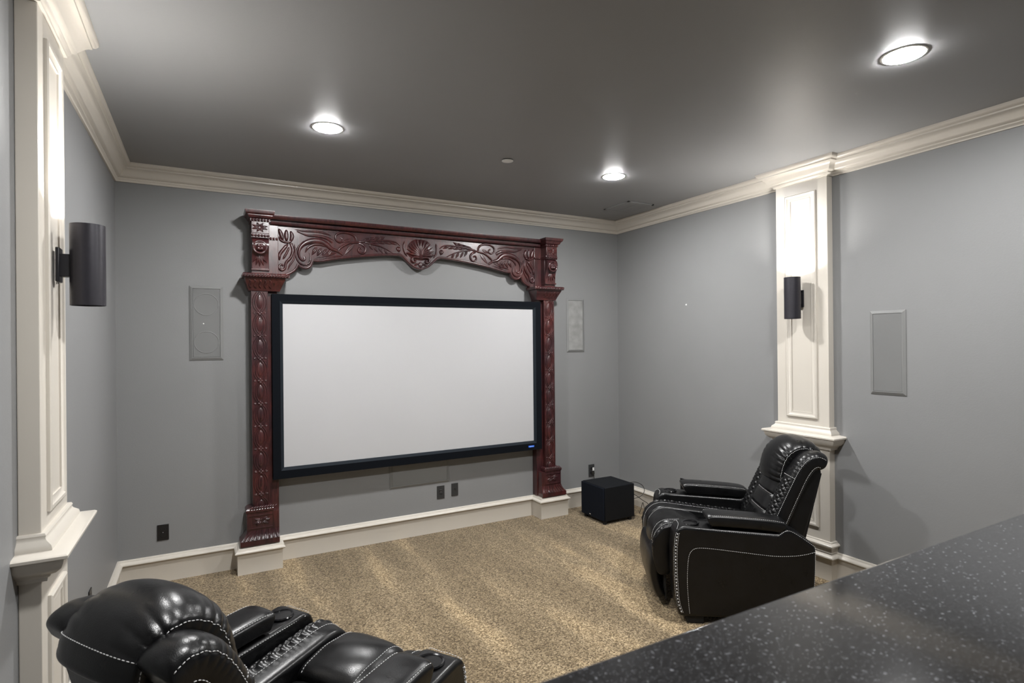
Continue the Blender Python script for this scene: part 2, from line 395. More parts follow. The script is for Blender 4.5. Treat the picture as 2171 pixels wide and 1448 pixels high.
# ceiling vent
t = thing('ceiling_vent', 'grey painted ceiling air vent in the far right corner', 'air vent', (3.455, 4.045, CEIL))
hx, hy = 0.150, 0.175
mb = MB()
for a in ((-hx, hx, -hy, -hy+0.022), (-hx, hx, hy-0.022, hy), (-hx, -hx+0.022, -hy, hy), (hx-0.022, hx, -hy, hy)): mb.box(a[0], a[1], a[2], a[3], -0.008, -0.0003)
obj('frame', finish(mb, 0.001, 1), 'ceiling_paint', t)
obj('divider', finish(MB().box(-0.006, 0.006, -hy+0.02, hy-0.02, -0.010, -0.0003), 0), 'ceiling_paint', t)
me_sl = finish(MB().add([(0.0, -0.155, 0), (0.016, -0.155, -0.007), (0.016, 0.155, -0.007), (0, 0.155, 0), (0.001, -0.155, 0.001), (0.017, -0.155, -0.006), (0.017, 0.155, -0.006), (0.001, 0.155, 0.001)],
        [(0,1,2,3),(4,7,6,5),(0,4,5,1),(1,5,6,2),(2,6,7,3),(3,7,4,0)]), 0)
me_sl.materials.append(MATS['ceiling_paint'])
for k in range(7):
    inst('louvre', me_sl, t, (-0.128+k*0.0172, 0, -0.002))
    inst('louvre', me_sl, t, (0.008+k*0.0172, 0, -0.002))

# ------------------------------------------------------------------ in-wall speakers
def speaker(label, loc, rz, wd, ht, grille='speaker_grille', circles=False):
    """local: x across, y out of wall is -y, z up; origin at centre on the wall"""
    t = thing('in_wall_speaker', label, 'speaker', loc, rz, 'in-wall speakers')
    a, b_ = wd/2, ht/2; prof = [(0, -0.0005), (0, -0.004), (0.004, -0.006), (0.016, -0.013), (0.020, -0.013), (0.021, -0.008), (0.021, -0.0005)]
    rings = [[(sx*(a-o), y, sz*(b_-o)) for o, y in prof] for sx, sz in ((-1, -1), (1, -1), (1, 1), (-1, 1))]
    rings.append(rings[0])
    obj('frame', finish(MB().rings(rings, cap=False), 0, angle=30, merge=True), 'speaker_paint', t)
    g = MB().box(-a+0.0215, a-0.0215, -0.011, -0.0005, -b_+0.0215, b_-0.0215)
    obj('grille', finish(g, 0.002, 2), grille, t)
    if circles:
        for z in (0.135, -0.14):
            pts = [(0.078*math.cos(q*PI/18), -0.0112, z+0.078*math.sin(q*PI/18)) for q in range(37)]
            obj('driver_ring', finish(MB().tube(pts, 0.003, 5), 0), 'speaker_paint', t)
        obj('tweeter_dot', finish(MB().lathe([(0.001, 0), (0.005, 0), (0.004, 0.004), (0.001, 0.005)], (0, 0, 0), 12), 0), 'white_plastic', t, (-0.02, -0.0105, -0.005), (PI/2, 0, 0))
speaker('tall grey in-wall speaker on the front wall left of the carved surround', (0.0145, D, 1.8215), 0, 0.217, 0.54, circles=True)
speaker('tall pale dusty in-wall speaker on the front wall right of the carved surround', (3.2805, D, 1.826), 0, 0.213, 0.537, 'speaker_grille_dusty')
speaker('wide grey in-wall speaker below the screen, partly hidden by its frame', (1.6315, D, 0.537), 0, 0.539, 0.215, 'speaker_paint')
speaker('tall grey in-wall speaker on the right wall near the bar', (XR, 1.999, 1.5715), -PI/2, 0.214, 0.539)

# ------------------------------------------------------------------ outlets
def plate(name, label, loc, rz, mat, kind, wd=0.070, ht=0.114):
    t = thing(name, label, 'wall plate', loc, rz, 'wall plates')
    p = obj('cover_plate', finish(MB().box(-wd/2, wd/2, -0.006, -0.0005, -ht/2, ht/2), 0.002, 2), mat, t)
    if kind == 'duplex':
        for z in (0.020, -0.020):
            s = obj('socket', finish(MB().lathe([(0.001, 0), (0.017, 0), (0.016, 0.002), (0.001, 0.002)], seg=24), 0), 'plate_black', t, (0, -0.0058, z), (PI/2, 0, 0))
        obj('screw', finish(MB().lathe([(0.001, 0), (0.003, 0), (0.002, 0.0015), (0.001, 0.002)], seg=10), 0), 'silver', t, (0, -0.0058, 0), (PI/2, 0, 0))
    elif kind == 'switch':
        for z in (0.020, -0.006):
            obj('jack', finish(MB().box(-0.012, 0.012, -0.012, -0.0055, z-0.006, z+0.006), 0.001, 1), 'plate_grey', t)
        obj('screw', finish(MB().lathe([(0.001, 0), (0.003, 0), (0.002, 0.0015), (0.001, 0.002)], seg=10), 0), 'silver', t, (0, -0.0058, 0.008), (PI/2, 0, 0))
    elif kind == 'coax':
        obj('coax_jack', finish(MB().lathe([(0.001, 0), (0.0055, 0), (0.0055, 0.006), (0.001, 0.006)], seg=12), 0), 'plate_black', t, (0, -0.0058, 0.006), (PI/2, 0, 0))
    return t
plate('power_outlet', 'black power outlet low on the front wall at far left', (-0.266, D, 0.344), 0, 'plate_black', 'duplex', 0.071, 0.110)
plate('jack_plate', 'dark grey jack plate with two sockets under the screen', (1.820, D, 0.344), 0, 'plate_grey', 'switch')
plate('cable_plate', 'dark grey plate with one round jack under the screen', (1.954, D, 0.350), 0, 'plate_grey', 'coax', 0.064, 0.113)
to = plate('power_outlet', 'grey power outlet with a plugged-in cord above the subwoofer', (3.463, D, 0.342), 0, 'plate_grey', 'duplex', 0.072, 0.125)
plate('power_outlet', 'black power outlet on the left wall behind the nearer recliner', (XL, 3.61, 0.344), PI/2, 'plate_black', 'duplex')
plate('power_outlet', 'black power outlet on the right wall behind the far recliner', (XR, 3.763, 0.344), -PI/2, 'plate_black', 'duplex')
t = thing('power_plug', 'small plug with a white tag in the outlet above the subwoofer', 'plug', (3.466, D-0.0085, 0.345))
obj('plug_body', finish(MB().box(-0.012, 0.012, -0.030, 0, -0.036, -0.008), 0.004, 2), 'cord_black', t)
obj('plug_tag', finish(MB().box(-0.002, 0.020, -0.012, -0.010, -0.002, 0.030), 0.001, 1), 'white_plastic', t)
pts = catmull([(0, -0.025, -0.036), (0.004, -0.030, -0.07), (0.010, -0.032, -0.16), (0.02, -0.05, -0.25), (-0.01, -0.10, -0.34)], 24)
obj('cord', finish(MB().tube(pts, 0.0035, 8), 0), 'cord_black', t)
o = obj('wall_anchor', finish(MB().lathe([(0.001, 0), (0.008, 0), (0.006, 0.004), (0.001, 0.006)], seg=12), 0), 'nail_white', None, (XR-0.0005, 3.708, 1.985), (0, -PI/2, 0))
tag(o, 'tiny white anchor stuck in the right wall', 'wall anchor')

# ------------------------------------------------------------------ projection screen
t = thing('projection_screen', 'white fixed-frame projection screen with black velvet border', 'projection screen', (CX-0.0055, D, 0))
ox0, ox1, oz0, oz1 = -1.177, 1.180, 0.648, 2.040
ix0, ix1, iz0, iz1 = -1.0995, 1.0990, 0.732, 1.968
obj('screen_fabric', finish(MB().box(ix0-0.01, ix1+0.01, -0.105, -0.100, iz0-0.01, iz1+0.01), 0), 'screen_white', t)
def frame_bar(name, poly):
    pass
C4 = [(-1, -1), (1, -1), (1, 1), (-1, 1)]
def corner(i, k):   # k: 0 outer 1 mid 2 inner
    sx, sz = C4[i]
    X = {0: (ox0 if sx < 0 else ox1), 2: (ix0 if sx < 0 else ix1)}
    Z = {0: (oz0 if sz < 0 else oz1), 2: (iz0 if sz < 0 else iz1)}
    X[1] = X[2]+sx*0.022; Z[1] = Z[2]+sz*0.022
    return X[k], Z[k]
for i, nm in enumerate(('frame_rail', 'frame_stile', 'frame_rail', 'frame_stile')):
    j = (i+1) % 4; rings = []
    for q in (i, j):
        (a, b_), (c, d_), (e, f_) = corner(q, 0), corner(q, 1), corner(q, 2)
        rings.append([(a, -0.084, b_), (a, -0.121, b_), (c, -0.123, d_), (e, -0.107, f_), (e, -0.099, f_), (c, -0.084, d_)])
    o = obj(nm, finish(MB().rings(rings), 0, angle=20), 'velvet_black', t)
    o.data.materials.append(MATS['frame_bevel'])
    o.data.polygons[2].material_index = 1
for sx in (-0.9, 0.0, 0.9):
    obj('wall_bracket', finish(MB().box(sx-0.05, sx+0.05, -0.086, -0.0005, oz1-0.07, oz1-0.02), 0.002, 1), 'deck_black', t)
obj('logo_badge', finish(MB().box(1.030, 1.092, -0.1245, -0.1205, oz0+0.026, oz0+0.043), 0.001, 1), 'badge_blue', t)
obj('logo_letters', finish(MB().box(1.038, 1.084, -0.1250, -0.1243, oz0+0.031, oz0+0.038), 0), 'badge_pale', t)

# ------------------------------------------------------------------ carved wooden surround
arch = thing('carved_surround', 'dark red carved wooden archway framing the projection screen', 'surround', (CX, D, 0))
def abox(name, u0, u1, d0, d1, z0, z1, bev=0.003, parent=arch, mat='mahogany'):
    return obj(name, finish(MB().box(u0, u1, -d1, -d0, z0, z1), bev, 2), mat, parent)
def dome_sweep(pts, wid, hgt, d, n=28, seg=7):
    """half-round carved ridge lying on the plane at depth d; pts are (u,z)"""
    c = catmull([(p[0], p[1], 0) for p in pts], n); rings = []
    for i, p in enumerate(c):
        tq = (c[min(i+1, n-1)]-c[max(i-1, 0)]).normalized(); nx, nz = -tq.y, tq.x
        f = i/(n-1); e = wid(f) if callable(wid) else wid*min(1, 0.25+4*f, 0.25+4*(1-f)); h = hgt(f) if callable(hgt) else hgt*min(1, 0.3+4*f, 0.3+4*(1-f))
        ring = [(p.x+nx*e*math.cos(PI*k/seg), -(d+h*math.sin(PI*k/seg)**0.8), p.y+nz*e*math.cos(PI*k/seg)) for k in range(seg+1)]
        ring.append((p.x, -(d-0.004), p.y))
        rings.append(ring)
    return MB().rings(rings)
def leaflet_mb(p0, p1, wd, hgt, d, n=12, crease=True):
    """pointed carved leaf from p0 to p1"""
    a = Vector(p0); b_ = Vector(p1); t_ = (b_-a); L = t_.length; t_.normalize(); nx = Vector((-t_.y, t_.x)); rings = []
    for i in range(n):
        f = i/(n-1); q = a + t_*L*f; e = wd*math.sin(PI*min(0.98, 0.06+0.92*f**0.75))+0.0012
        h = hgt*(0.35+0.65*math.sin(PI*(0.08+0.84*f)))
        ring = []
        for k in range(9):
            c = -1+k/4; hh = (1-c*c)**0.6 if abs(c) < 1 else 0
            if crease: hh *= 1-0.45*math.exp(-(c/0.22)**2)
            pt = q + nx*e*c
            ring.append((pt.x, -(d+h*hh), pt.y))
        ring.append((q.x, -(d-0.004), q.y)); rings.append(ring)
    return MB().rings(rings)
def mir(mb):
    m_ = MB(); m_.v = [(-v[0], v[1], v[2]) for v in mb.v]; m_.f = [f[::-1] for f in mb.f]; return m_
def both(name, mb, parent=arch, angle=60):
    obj(name, finish(mb, 0, angle=angle), 'mahogany', parent)
    obj(name, finish(mir(mb), 0, angle=angle), 'mahogany', parent)

# frieze board, symmetrical outline
half = [(1.134, 2.560), (1.134, 2.172), (1.085, 2.180), (1.055, 2.193), (1.022, 2.217), (1.003, 2.240), (0.988, 2.267), (0.975, 2.254), (0.952, 2.244), (0.925, 2.242),
        (0.900, 2.253), (0.884, 2.272), (0.874, 2.305), (0.850, 2.304), (0.815, 2.305), (0.752, 2.320), (0.690, 2.333), (0.620, 2.346), (0.530, 2.360), (0.437, 2.373), (0.330, 2.386), (0.228, 2.394),
        (0.184, 2.395), (0.160, 2.387), (0.140, 2.373), (0.118, 2.350), (0.097, 2.330), (0.075, 2.312), (0.052, 2.300), (0.026, 2.290), (0.0, 2.286)]
poly = [(-u, z) for u, z in half] + [(u, z) for u, z in half[::-1][1:]]
fr = obj('frieze_board', finish(MB().prism(poly, lambda p: (p[0], -0.040, p[1]), lambda p: (p[0], -0.075, p[1])), 0, angle=40), 'mahogany', arch)
# raised rim following the lower edge
rim_pts = [(u-0.010 if u > 0.9 else u, z+0.010) for u, z in half[2:]]
def rim(pts):
    out = []
    for i in range(len(pts)): out.append(pts[i])
    return out
seg1 = [(1.085, 2.190), (1.050, 2.205), (1.018, 2.228), (0.998, 2.255), (0.989, 2.280)]
seg2 = [(0.985, 2.278), (0.970, 2.263), (0.948, 2.253), (0.926, 2.252), (0.905, 2.262), (0.892, 2.282), (0.882, 2.312)]
seg3 = [(0.874, 2.315), (0.850, 2.314), (0.815, 2.315), (0.752, 2.330), (0.620, 2.356), (0.437, 2.383), (0.330, 2.396), (0.228, 2.404), (0.184, 2.405), (0.155, 2.396), (0.132, 2.376), (0.108, 2.352), (0.068, 2.320), (0.026, 2.301), (0.0, 2.298)]
for sg, nn in ((seg1, 14), (seg2, 18), (seg3, 60)):
    both('edge_bead', dome_sweep(sg, lambda f: 0.009, lambda f: 0.006, 0.0745, nn, 5))
# cornice between the towers (two stepped boards with a shadow gap)
cor = [(0.040, 2.632), (0.040, 2.545), (0.078, 2.545), (0.078, 2.563), (0.104, 2.563), (0.110, 2.568), (0.114, 2.578), (0.115, 2.587), (0.084, 2.588), (0.084, 2.600), (0.126, 2.600), (0.133, 2.606), (0.138, 2.616), (0.139, 2.632)]
obj('cornice', finish(MB().prism(cor, lambda p: (-1.182, -p[0], p[1]), lambda p: (1.182, -p[0], p[1])), 0, angle=25), 'mahogany', arch)

# frieze carving, drawn for the right half
def sc_(pts, w_, h_, n=30, nm='carved_scroll'): both(nm, dome_sweep(pts, w_, h_, 0.0745, n, 8))
tap = lambda w_, a=0.35: (lambda f: w_*(1-(1-a)*f))
sc_([(0.519, 2.486), (0.45, 2.499), (0.378, 2.508), (0.282, 2.514), (0.212, 2.506), (0.178, 2.480)], tap(0.010, 0.5), 0.013, nm='leaf_midrib')
sc_([(0.470, 2.487), (0.401, 2.474), (0.344, 2.461), (0.282, 2.435), (0.240, 2.413)], tap(0.009, 0.4), 0.012, nm='leaf_midrib')
sc_([(0.544, 2.488), (0.549, 2.516), (0.574, 2.540), (0.625, 2.551), (0.675, 2.544), (0.706, 2.520), (0.703, 2.486), (0.674, 2.470), (0.652, 2.482), (0.654, 2.503), (0.670, 2.508)], tap(0.011, 0.6), 0.015, 44)
sc_([(0.519, 2.477), (0.489, 2.462), (0.469, 2.438), (0.474, 2.407), (0.498, 2.393), (0.523, 2.406), (0.526, 2.428), (0.508, 2.438), (0.496, 2.426)], tap(0.011, 0.6), 0.014, 40)
sc_([(0.499, 2.485), (0.549, 2.479), (0.599, 2.469), (0.649, 2.441), (0.684, 2.405), (0.648, 2.372)], 0.009, 0.014)
sc_([(0.648, 2.372), (0.689, 2.398), (0.740, 2.415), (0.772, 2.444), (0.819, 2.466), (0.882, 2.465), (0.940, 2.441), (0.977, 2.397), (0.982, 2.345), (0.960, 2.311), (0.939, 2.319), (0.944, 2.338)], lambda f: 0.010+0.014*math.sin(PI*min(1, f*1.15))**2, 0.019, 60)
sc_([(0.772, 2.425), (0.819, 2.440), (0.872, 2.436), (0.915, 2.410), (0.935, 2.372)], 0.010, 0.012)
sc_([(0.907, 2.375), (0.899, 2.325), (0.910, 2.288), (0.949, 2.276), (0.988, 2.300), (1.002, 2.351), (0.986, 2.411), (0.945, 2.462)], 0.007, 0.013, 40)
sc_([(0.726, 2.469), (0.778, 2.497), (0.856, 2.507), (0.920, 2.506), (0.995, 2.532)], tap(0.016, 0.3), 0.013)
sc_([(0.740, 2.520), (0.830, 2.540), (0.940, 2.538), (1.010, 2.545)], 0.008, 0.009)
for pts, w_ in (([(1.042, 2.445), (1.031, 2.489), (1.040, 2.528)], 0.013), ([(1.070, 2.450), (1.072, 2.490), (1.071, 2.535)], 0.014), ([(1.096, 2.452), (1.108, 2.495), (1.124, 2.540)], 0.013)):
    sc_(pts, (lambda w_: (lambda f: w_*(0.35+0.9*math.sin(PI*f))))(w_), 0.018, 16, 'carved_petal')
sc_([(1.030, 2.470), (1.045, 2.447), (1.075, 2.440), (1.110, 2.452), (1.126, 2.480)], 0.009, 0.017, nm='carved_calyx')
sc_([(1.040, 2.436), (1.026, 2.386), (1.040, 2.330), (1.075, 2.284), (1.085, 2.238), (1.112, 2.226), (1.126, 2.250), (1.110, 2.270), (1.095, 2.258)], lambda f: 0.013*(1-0.4*f), 0.017, 50)
sc_([(1.060, 2.428), (1.090, 2.389), (1.120, 2.344), (1.122, 2.300)], 0.013, 0.015)
sc_([(1.052, 2.405), (1.070, 2.360), (1.098, 2.310)], 0.009, 0.012)
sc_([(1.015, 2.430), (1.008, 2.370), (1.022, 2.310), (1.050, 2.265), (1.062, 2.230)], 0.007, 0.011)
def lf(p0, p1, w_, h_, nm='carved_leaf'): both(nm, leaflet_mb(p0, p1, w_, h_, 0.0745))
for k, (u, z) in enumerate([(0.311, 2.540), (0.354, 2.535), (0.397, 2.527), (0.436, 2.518)]): lf((u+0.045, z-0.022), (u-0.006, z+0.006), 0.012, 0.012)
for k in range(4): lf((0.42-0.05*k, 2.497+0.004*k), (0.355-0.05*k, 2.484), 0.010, 0.010)
for (u, z) in [(0.334, 2.425), (0.377, 2.432), (0.416, 2.446), (0.290, 2.415)]: lf((u+0.022, z+0.030), (u-0.008, z-0.018), 0.011, 0.012)
for (u, z) in [(0.802, 2.363), (0.839, 2.367), (0.876, 2.373), (0.765, 2.362)]: lf((u-0.026, z+0.046), (u+0.010, z-0.018), 0.014, 0.014)
for (a, b_) in (((0.70, 2.385), (0.86, 2.335)), ((0.66, 2.36), (0.80, 2.335))): lf(a, b_, 0.011, 0.010)
lf((0.565, 2.464), (0.640, 2.372), 0.016, 0.006); lf((0.585, 2.500), (0.660, 2.470), 0.012, 0.007)
both('carved_bud', leaflet_mb((0.196, 2.470), (0.186, 2.425), 0.020, 0.015, 0.0745, crease=False))
# shell with ribs
obj('shell_ground', finish(MB().rings([[(0.008*0+0.128*r_*math.cos(a), -(0.074+0.020*(1-r_**2)), 2.440+0.0 + (0.115*r_*math.sin(a) if math.sin(a) > 0 else 0.075*r_*math.sin(a))) for a in [2*PI*k/40 for k in range(40)]] for r_ in (1.0, 0.85, 0.6, 0.3, 0.02)]), 0, angle=70), 'mahogany', arch)
for k in range(13):
    a = R(4 + 172*k/12)
    obj('shell_rib', finish(leaflet_mb((0.012*math.cos(a), 2.405+0.012*math.sin(a)), (0.128*math.cos(a), 2.413+0.132*math.sin(a)), 0.0125, 0.016, 0.084, 14, False), 0, angle=60), 'mahogany', arch)
both('shell_scroll', dome_sweep([(0.005, 2.384), (0.040, 2.392), (0.070, 2.386), (0.078, 2.362), (0.060, 2.347), (0.044, 2.360), (0.055, 2.374)], 0.010, 0.017, 0.082, 36, 8))
both('shell_scroll', dome_sweep([(0.140, 2.520), (0.148, 2.470), (0.140, 2.430), (0.118, 2.395)], 0.008, 0.015, 0.0745, 24, 8))
obj('carved_bud', finish(leaflet_mb((0, 2.352), (0, 2.300), 0.022, 0.016, 0.0745), 0, angle=60), 'mahogany', arch)
both('carved_leaf', leaflet_mb((0.020, 2.338), (0.062, 2.322), 0.011, 0.012, 0.0745))

# columns
ROPE = lambda u0, u1, z, d, n: None
def rope(u0, u1, z, d, rad, n, name, parent=arch):
    mb = MB(); L = (u1-u0)/n
    for k in range(n):
        c = u0+(k+0.5)*L
        mb.tube([(c-L*0.75, -d+0.001, z-rad*0.75), (c-L*0.3, -d-rad*0.35, z-rad*0.4), (c+L*0.3, -d-rad*0.35, z+rad*0.4), (c+L*0.75, -d+0.001, z+rad*0.75)], lambda f: rad*0.42*(0.45+0.55*math.sin(PI*f)), 6)
    return obj(name, finish(mb, 0, angle=60), 'mahogany', parent)
me_bead = finish(MB().lathe([(0.0006, -0.0095), (0.005, -0.0082), (0.0085, -0.004), (0.0097, 0), (0.0085, 0.004), (0.005, 0.0082), (0.0006, 0.0095)], seg=14), 0)
me_bead.materials.append(MATS['mahogany'])
petal = finish(leaflet_mb((0.002, 0), (0.021, 0), 0.0095, 0.007, 0.0, 9, False), 0, angle=60); petal.materials.append(MATS['mahogany'])
oval_mb = MB().rings([[(0.023*r_*math.cos(a), -(0.0075*(1-r_**2)**0.7 if r_ < 1 else -0.002), 0.050*r_*math.copysign(abs(math.sin(a))**0.85, math.sin(a))*(1+0.12*abs(math.sin(a))**3)) for a in [2*PI*k/28 for k in range(28)]] for r_ in (1.0, 0.93, 0.75, 0.5, 0.25, 0.02)])
oval = finish(oval_mb, 0, angle=70); oval.materials.append(MATS['mahogany'])
def arcmb(sx, u0, bul):
    return dome_sweep([(sx*u0, 0.072), (sx*(u0+bul*0.75), 0.040), (sx*(u0+bul), 0.0), (sx*(u0+bul*0.75), -0.040), (sx*u0, -0.072)], lambda f: 0.0042*(0.4+0.6*math.sin(PI*f)), lambda f: 0.0065, 0.0, 20, 6)
arcs = {}
for sx in (-1, 1):
    for nm, u0, bul in (('inner', 0.004, 0.0265), ('outer', 0.020, 0.026)):
        me = finish(arcmb(sx, u0, bul), 0, angle=60); me.materials.append(MATS['mahogany']); arcs[(sx, nm)] = me
crossm = finish(MB().box(-0.0008, 0.0008, -0.0095, -0.004, -0.026, -0.004).box(-0.006, 0.006, -0.0090, -0.004, -0.0205, -0.0185), 0); crossm.materials.append(MATS['mahogany'])
claw = {sx: finish(leaflet_mb((sx*0.026, 0), (sx*0.047, 0.004), 0.008, 0.006, 0.0, 8), 0, angle=60) for sx in (-1, 1)}
for c_ in claw.values(): c_.materials.append(MATS['mahogany'])

for sx in (-1, 1):
    def bx(name, a, b_, d0, d1, z0, z1, bev=0.003):
        u0, u1 = (sx*a, sx*b_) if sx > 0 else (-b_, -a)
        return abox(name, u0, u1, d0, d1, z0, z1, bev)
    def pr(name, prof, fa, angle=25):
        """mouldings: frustum stack prof [(z, inner_u, outer_u, depth)]"""
        rings = [[(sx*a, -0.03, z), (sx*b_, -0.03, z), (sx*b_, -d_, z), (sx*a, -d_, z)] for z, a, b_, d_ in prof]
        return obj(name, finish(MB().rings(rings), fa, 2, angle=angle), 'mahogany', arch)
    uc = sx*1.266
    shaft = bx('column_shaft', 1.2100, 1.3235, 0.002, 0.120, 0.43, 2.075)
    bx('column_jamb', 1.139, 1.211, 0.002, 0.080, 0.197, 2.08)
    bx('shaft_edge', 1.2110, 1.2160, 0.1195, 0.124, 0.46, 2.06, 0.001)
    bx('shaft_edge', 1.3175, 1.3225, 0.1195, 0.124, 0.46, 2.06, 0.001)
    # oval and flower carving
    for k in range(9):
        z = 1.894-0.1676*k
        f_ = inst('flower_centre', me_bead, arch, (uc, -0.123, z), (0, 0, 0), (0.5, 0.5, 0.5))
        for q in range(4): inst('flower_petal', petal, arch, (uc, -0.1195, z), (0, q*PI/2+ (PI/4 if False else 0), 0))
        for s2 in (-1, 1): inst('carved_claw', claw[s2], arch, (uc, -0.1195, z))
    for k in range(10):
        z = 1.978-0.1676*k
        if k == 9: z += 0.006
        inst('carved_oval', oval, arch, (uc, -0.1195, z), (0, 0, 0), (1, 1, 1 if k < 9 else 0.7))
        inst('oval_cross', crossm, arch, (uc, -0.1195, z))
        for key, me in arcs.items():
            inst('carved_arc', me, arch, (uc, -0.1195, z), (0, 0, 0), (1, 1, 1 if k < 9 else 0.7))
    # foot of the column
    pr('base_block', [(0.300, 1.150, 1.365, 0.150), (0.430, 1.150, 1.365, 0.150)], 0.002)
    pr('base_torus', [(0.428, 1.188, 1.366, 0.151), (0.436, 1.184, 1.371, 0.156), (0.452, 1.184, 1.371, 0.156), (0.462, 1.188, 1.364, 0.148), (0.470, 1.195, 1.340, 0.132)], 0)
    rope(uc-0.080, uc+0.098 if sx < 0 else uc+0.080, 0.461, 0.146, 0.016, 10, 'base_rope')
    pr('base_flare', [(0.300, 1.150, 1.366, 0.151), (0.285, 1.149, 1.370, 0.153), (0.265, 1.148, 1.381, 0.158), (0.247, 1.147, 1.395, 0.166), (0.236, 1.146, 1.408, 0.173)], 0, 60)
    pr('base_foot', [(0.197, 1.146, 1.411, 0.174), (0.236, 1.146, 1.411, 0.174)], 0.003)
    for k in range(9):
        f = k/8
        ut = 1.175+0.165*f; ub = 1.160+0.228*f
        pts = [(sx*ut, -0.1505, 0.300), (sx*(ut+(ub-ut)*0.25), -0.154, 0.283), (sx*(ut+(ub-ut)*0.6), -0.160, 0.262), (sx*ub, -0.172, 0.239)]
        obj('flare_flute', finish(MB().tube(catmull(pts, 10), lambda q: 0.0045+0.004*q, 6), 0), 'mahogany', arch)
    me4 = []
    for k in range(8):
        a = R(20+k*45) if k % 2 == 0 else R(20+k*45-14)
        ln = 0.062 if abs(math.cos(a)) > 0.5 else 0.028
        obj('base_leaf', finish(leaflet_mb((uc-sx*0.0+0.008*math.cos(a), 0.366+0.008*math.sin(a)), (uc+ln*math.cos(a), 0.366+ln*0.55*math.sin(a)), 0.0095, 0.010, 0.149), 0, angle=60), 'mahogany', arch)
    bx('base_panel_edge', 1.192, 1.350, 0.149, 0.155, 0.406, 0.412, 0.001)
    bx('base_panel_edge', 1.192, 1.350, 0.149, 0.155, 0.314, 0.320, 0.001)
    # capital
    pr('capital', [(2.058, 1.128, 1.338, 0.128), (2.075, 1.120, 1.345, 0.134), (2.110, 1.106, 1.356, 0.158), (2.140, 1.094, 1.366, 0.186), (2.150, 1.094, 1.366, 0.188)], 0, 35)
    for k in range(5):
        a = 1.185+0.034*k
        mb = dome_sweep([(sx*a, 2.075), (sx*(a+0.016), 2.095), (sx*(a+0.006), 2.120), (sx*(a+0.024), 2.138)], 0.006, 0.010, 0.150, 16, 6)
        mb.v = [(v[0], v[1]-(v[2]-2.11)*0.72-0.006, v[2]) for v in mb.v]
        obj('capital_leaf', finish(mb, 0, angle=60), 'mahogany', arch)
    pr('capital_ledge', [(2.150, 1.075, 1.370, 0.196), (2.154, 1.066, 1.384, 0.208), (2.176, 1.066, 1.384, 0.208), (2.182, 1.072, 1.378, 0.200)], 0.002)
    rope(min(sx*1.07, sx*1.382), max(sx*1.07, sx*1.382), 2.165, 0.207, 0.014, 16, 'ledge_rope')
    # tower above the capital
    bx('tower_core', 1.2025, 1.3205, 0.002, 0.150, 2.178, 2.62)
    bx('tower_side', 1.130, 1.204, 0.002, 0.086, 2.178, 2.60)
    bx('corbel_fillet', 1.2005, 1.3225, 0.10, 0.168, 2.206, 2.219, 0.002)
    prof = [(0.10, 2.218), (0.156, 2.218), (0.157, 2.250), (0.161, 2.290), (0.172, 2.325), (0.192, 2.352), (0.204, 2.375), (0.204, 2.398), (0.194, 2.418), (0.180, 2.432), (0.168, 2.440), (0.10, 2.440)]
    u0, u1 = (1.206, 1.317) if sx > 0 else (-1.317, -1.206)
    obj('corbel', finish(MB().prism(prof, lambda p: (u0, -p[0], p[1]), lambda p: (u1, -p[0], p[1])), 0, angle=35), 'mahogany', arch)
    ring_pts = [(uc+0.044*math.cos(q*PI/16), -0.2035, 2.372+0.044*math.sin(q*PI/16)) for q in range(33)]
    obj('medallion_ring', finish(MB().tube([(p[0], -0.198-0.004*math.sin(0), p[2]) for p in ring_pts], 0.0085, 8), 0), 'mahogany', arch)
    for q in range(4):
        inst('medallion_petal', petal, arch, (uc, -0.2035, 2.372), (0, q*PI/2+PI/4, 0), (1.35, 1.2, 1.5))
    inst('medallion_centre', me_bead, arch, (uc, -0.209, 2.372), (0, 0, 0), (0.6, 0.6, 0.6))
    for k in range(5):
        a = R(-90+(k-2)*24)
        mb = leaflet_mb((uc+0.010*math.cos(a), 2.325+0.01*math.sin(a)), (uc+0.085*math.cos(a)*0.75, 2.325+0.090*math.sin(a)), 0.008, 0.010, 0.166)
        mb.v = [(v[0], v[1]+(2.325-v[2])*0.10, v[2]) for v in mb.v]
        obj('corbel_leaf', finish(mb, 0, angle=60), 'mahogany', arch)
    pr('bead_band', [(2.441, 1.200, 1.324, 0.186), (2.475, 1.200, 1.324, 0.186)], 0.002)
    pr('leaf_block', [(2.475, 1.203, 1.3215, 0.187), (2.560, 1.203, 1.3215, 0.187)], 0.002)
    for k in range(8):
        a = R(18+k*46)
        obj('block_leaf', finish(leaflet_mb((uc+0.006*math.cos(a), 2.517+0.006*math.sin(a)), (uc+0.056*math.cos(a), 2.517+0.036*math.sin(a)), 0.009, 0.009, 0.1865), 0, angle=60), 'mahogany', arch)
    pr('bead_band', [(2.560, 1.196, 1.330, 0.192), (2.580, 1.196, 1.330, 0.192)], 0.002)
    for z, d_ in ((2.457, 0.190), (2.570, 0.196)):
        for k in range(6): inst('bead', me_bead, arch, (sx*(1.210+0.0208*k), -d_, z))
        for k in range(3): inst('bead', me_bead, arch, (sx*(1.142+0.021*k), -0.091, z))
    bx('side_bead_band', 1.131, 1.2, 0.05, 0.091, 2.446, 2.468, 0.002)
    bx('side_bead_band', 1.131, 1.2, 0.05, 0.091, 2.559, 2.581, 0.002)
    pr('tower_cornice', [(2.580, 1.198, 1.330, 0.198), (2.584, 1.188, 1.338, 0.208), (2.600, 1.180, 1.346, 0.216), (2.604, 1.180, 1.346, 0.216), (2.606, 1.176, 1.352, 0.220), (2.614, 1.170, 1.360, 0.230), (2.634, 1.166, 1.365, 0.234), (2.636, 1.166, 1.365, 0.234)], 0, 20)

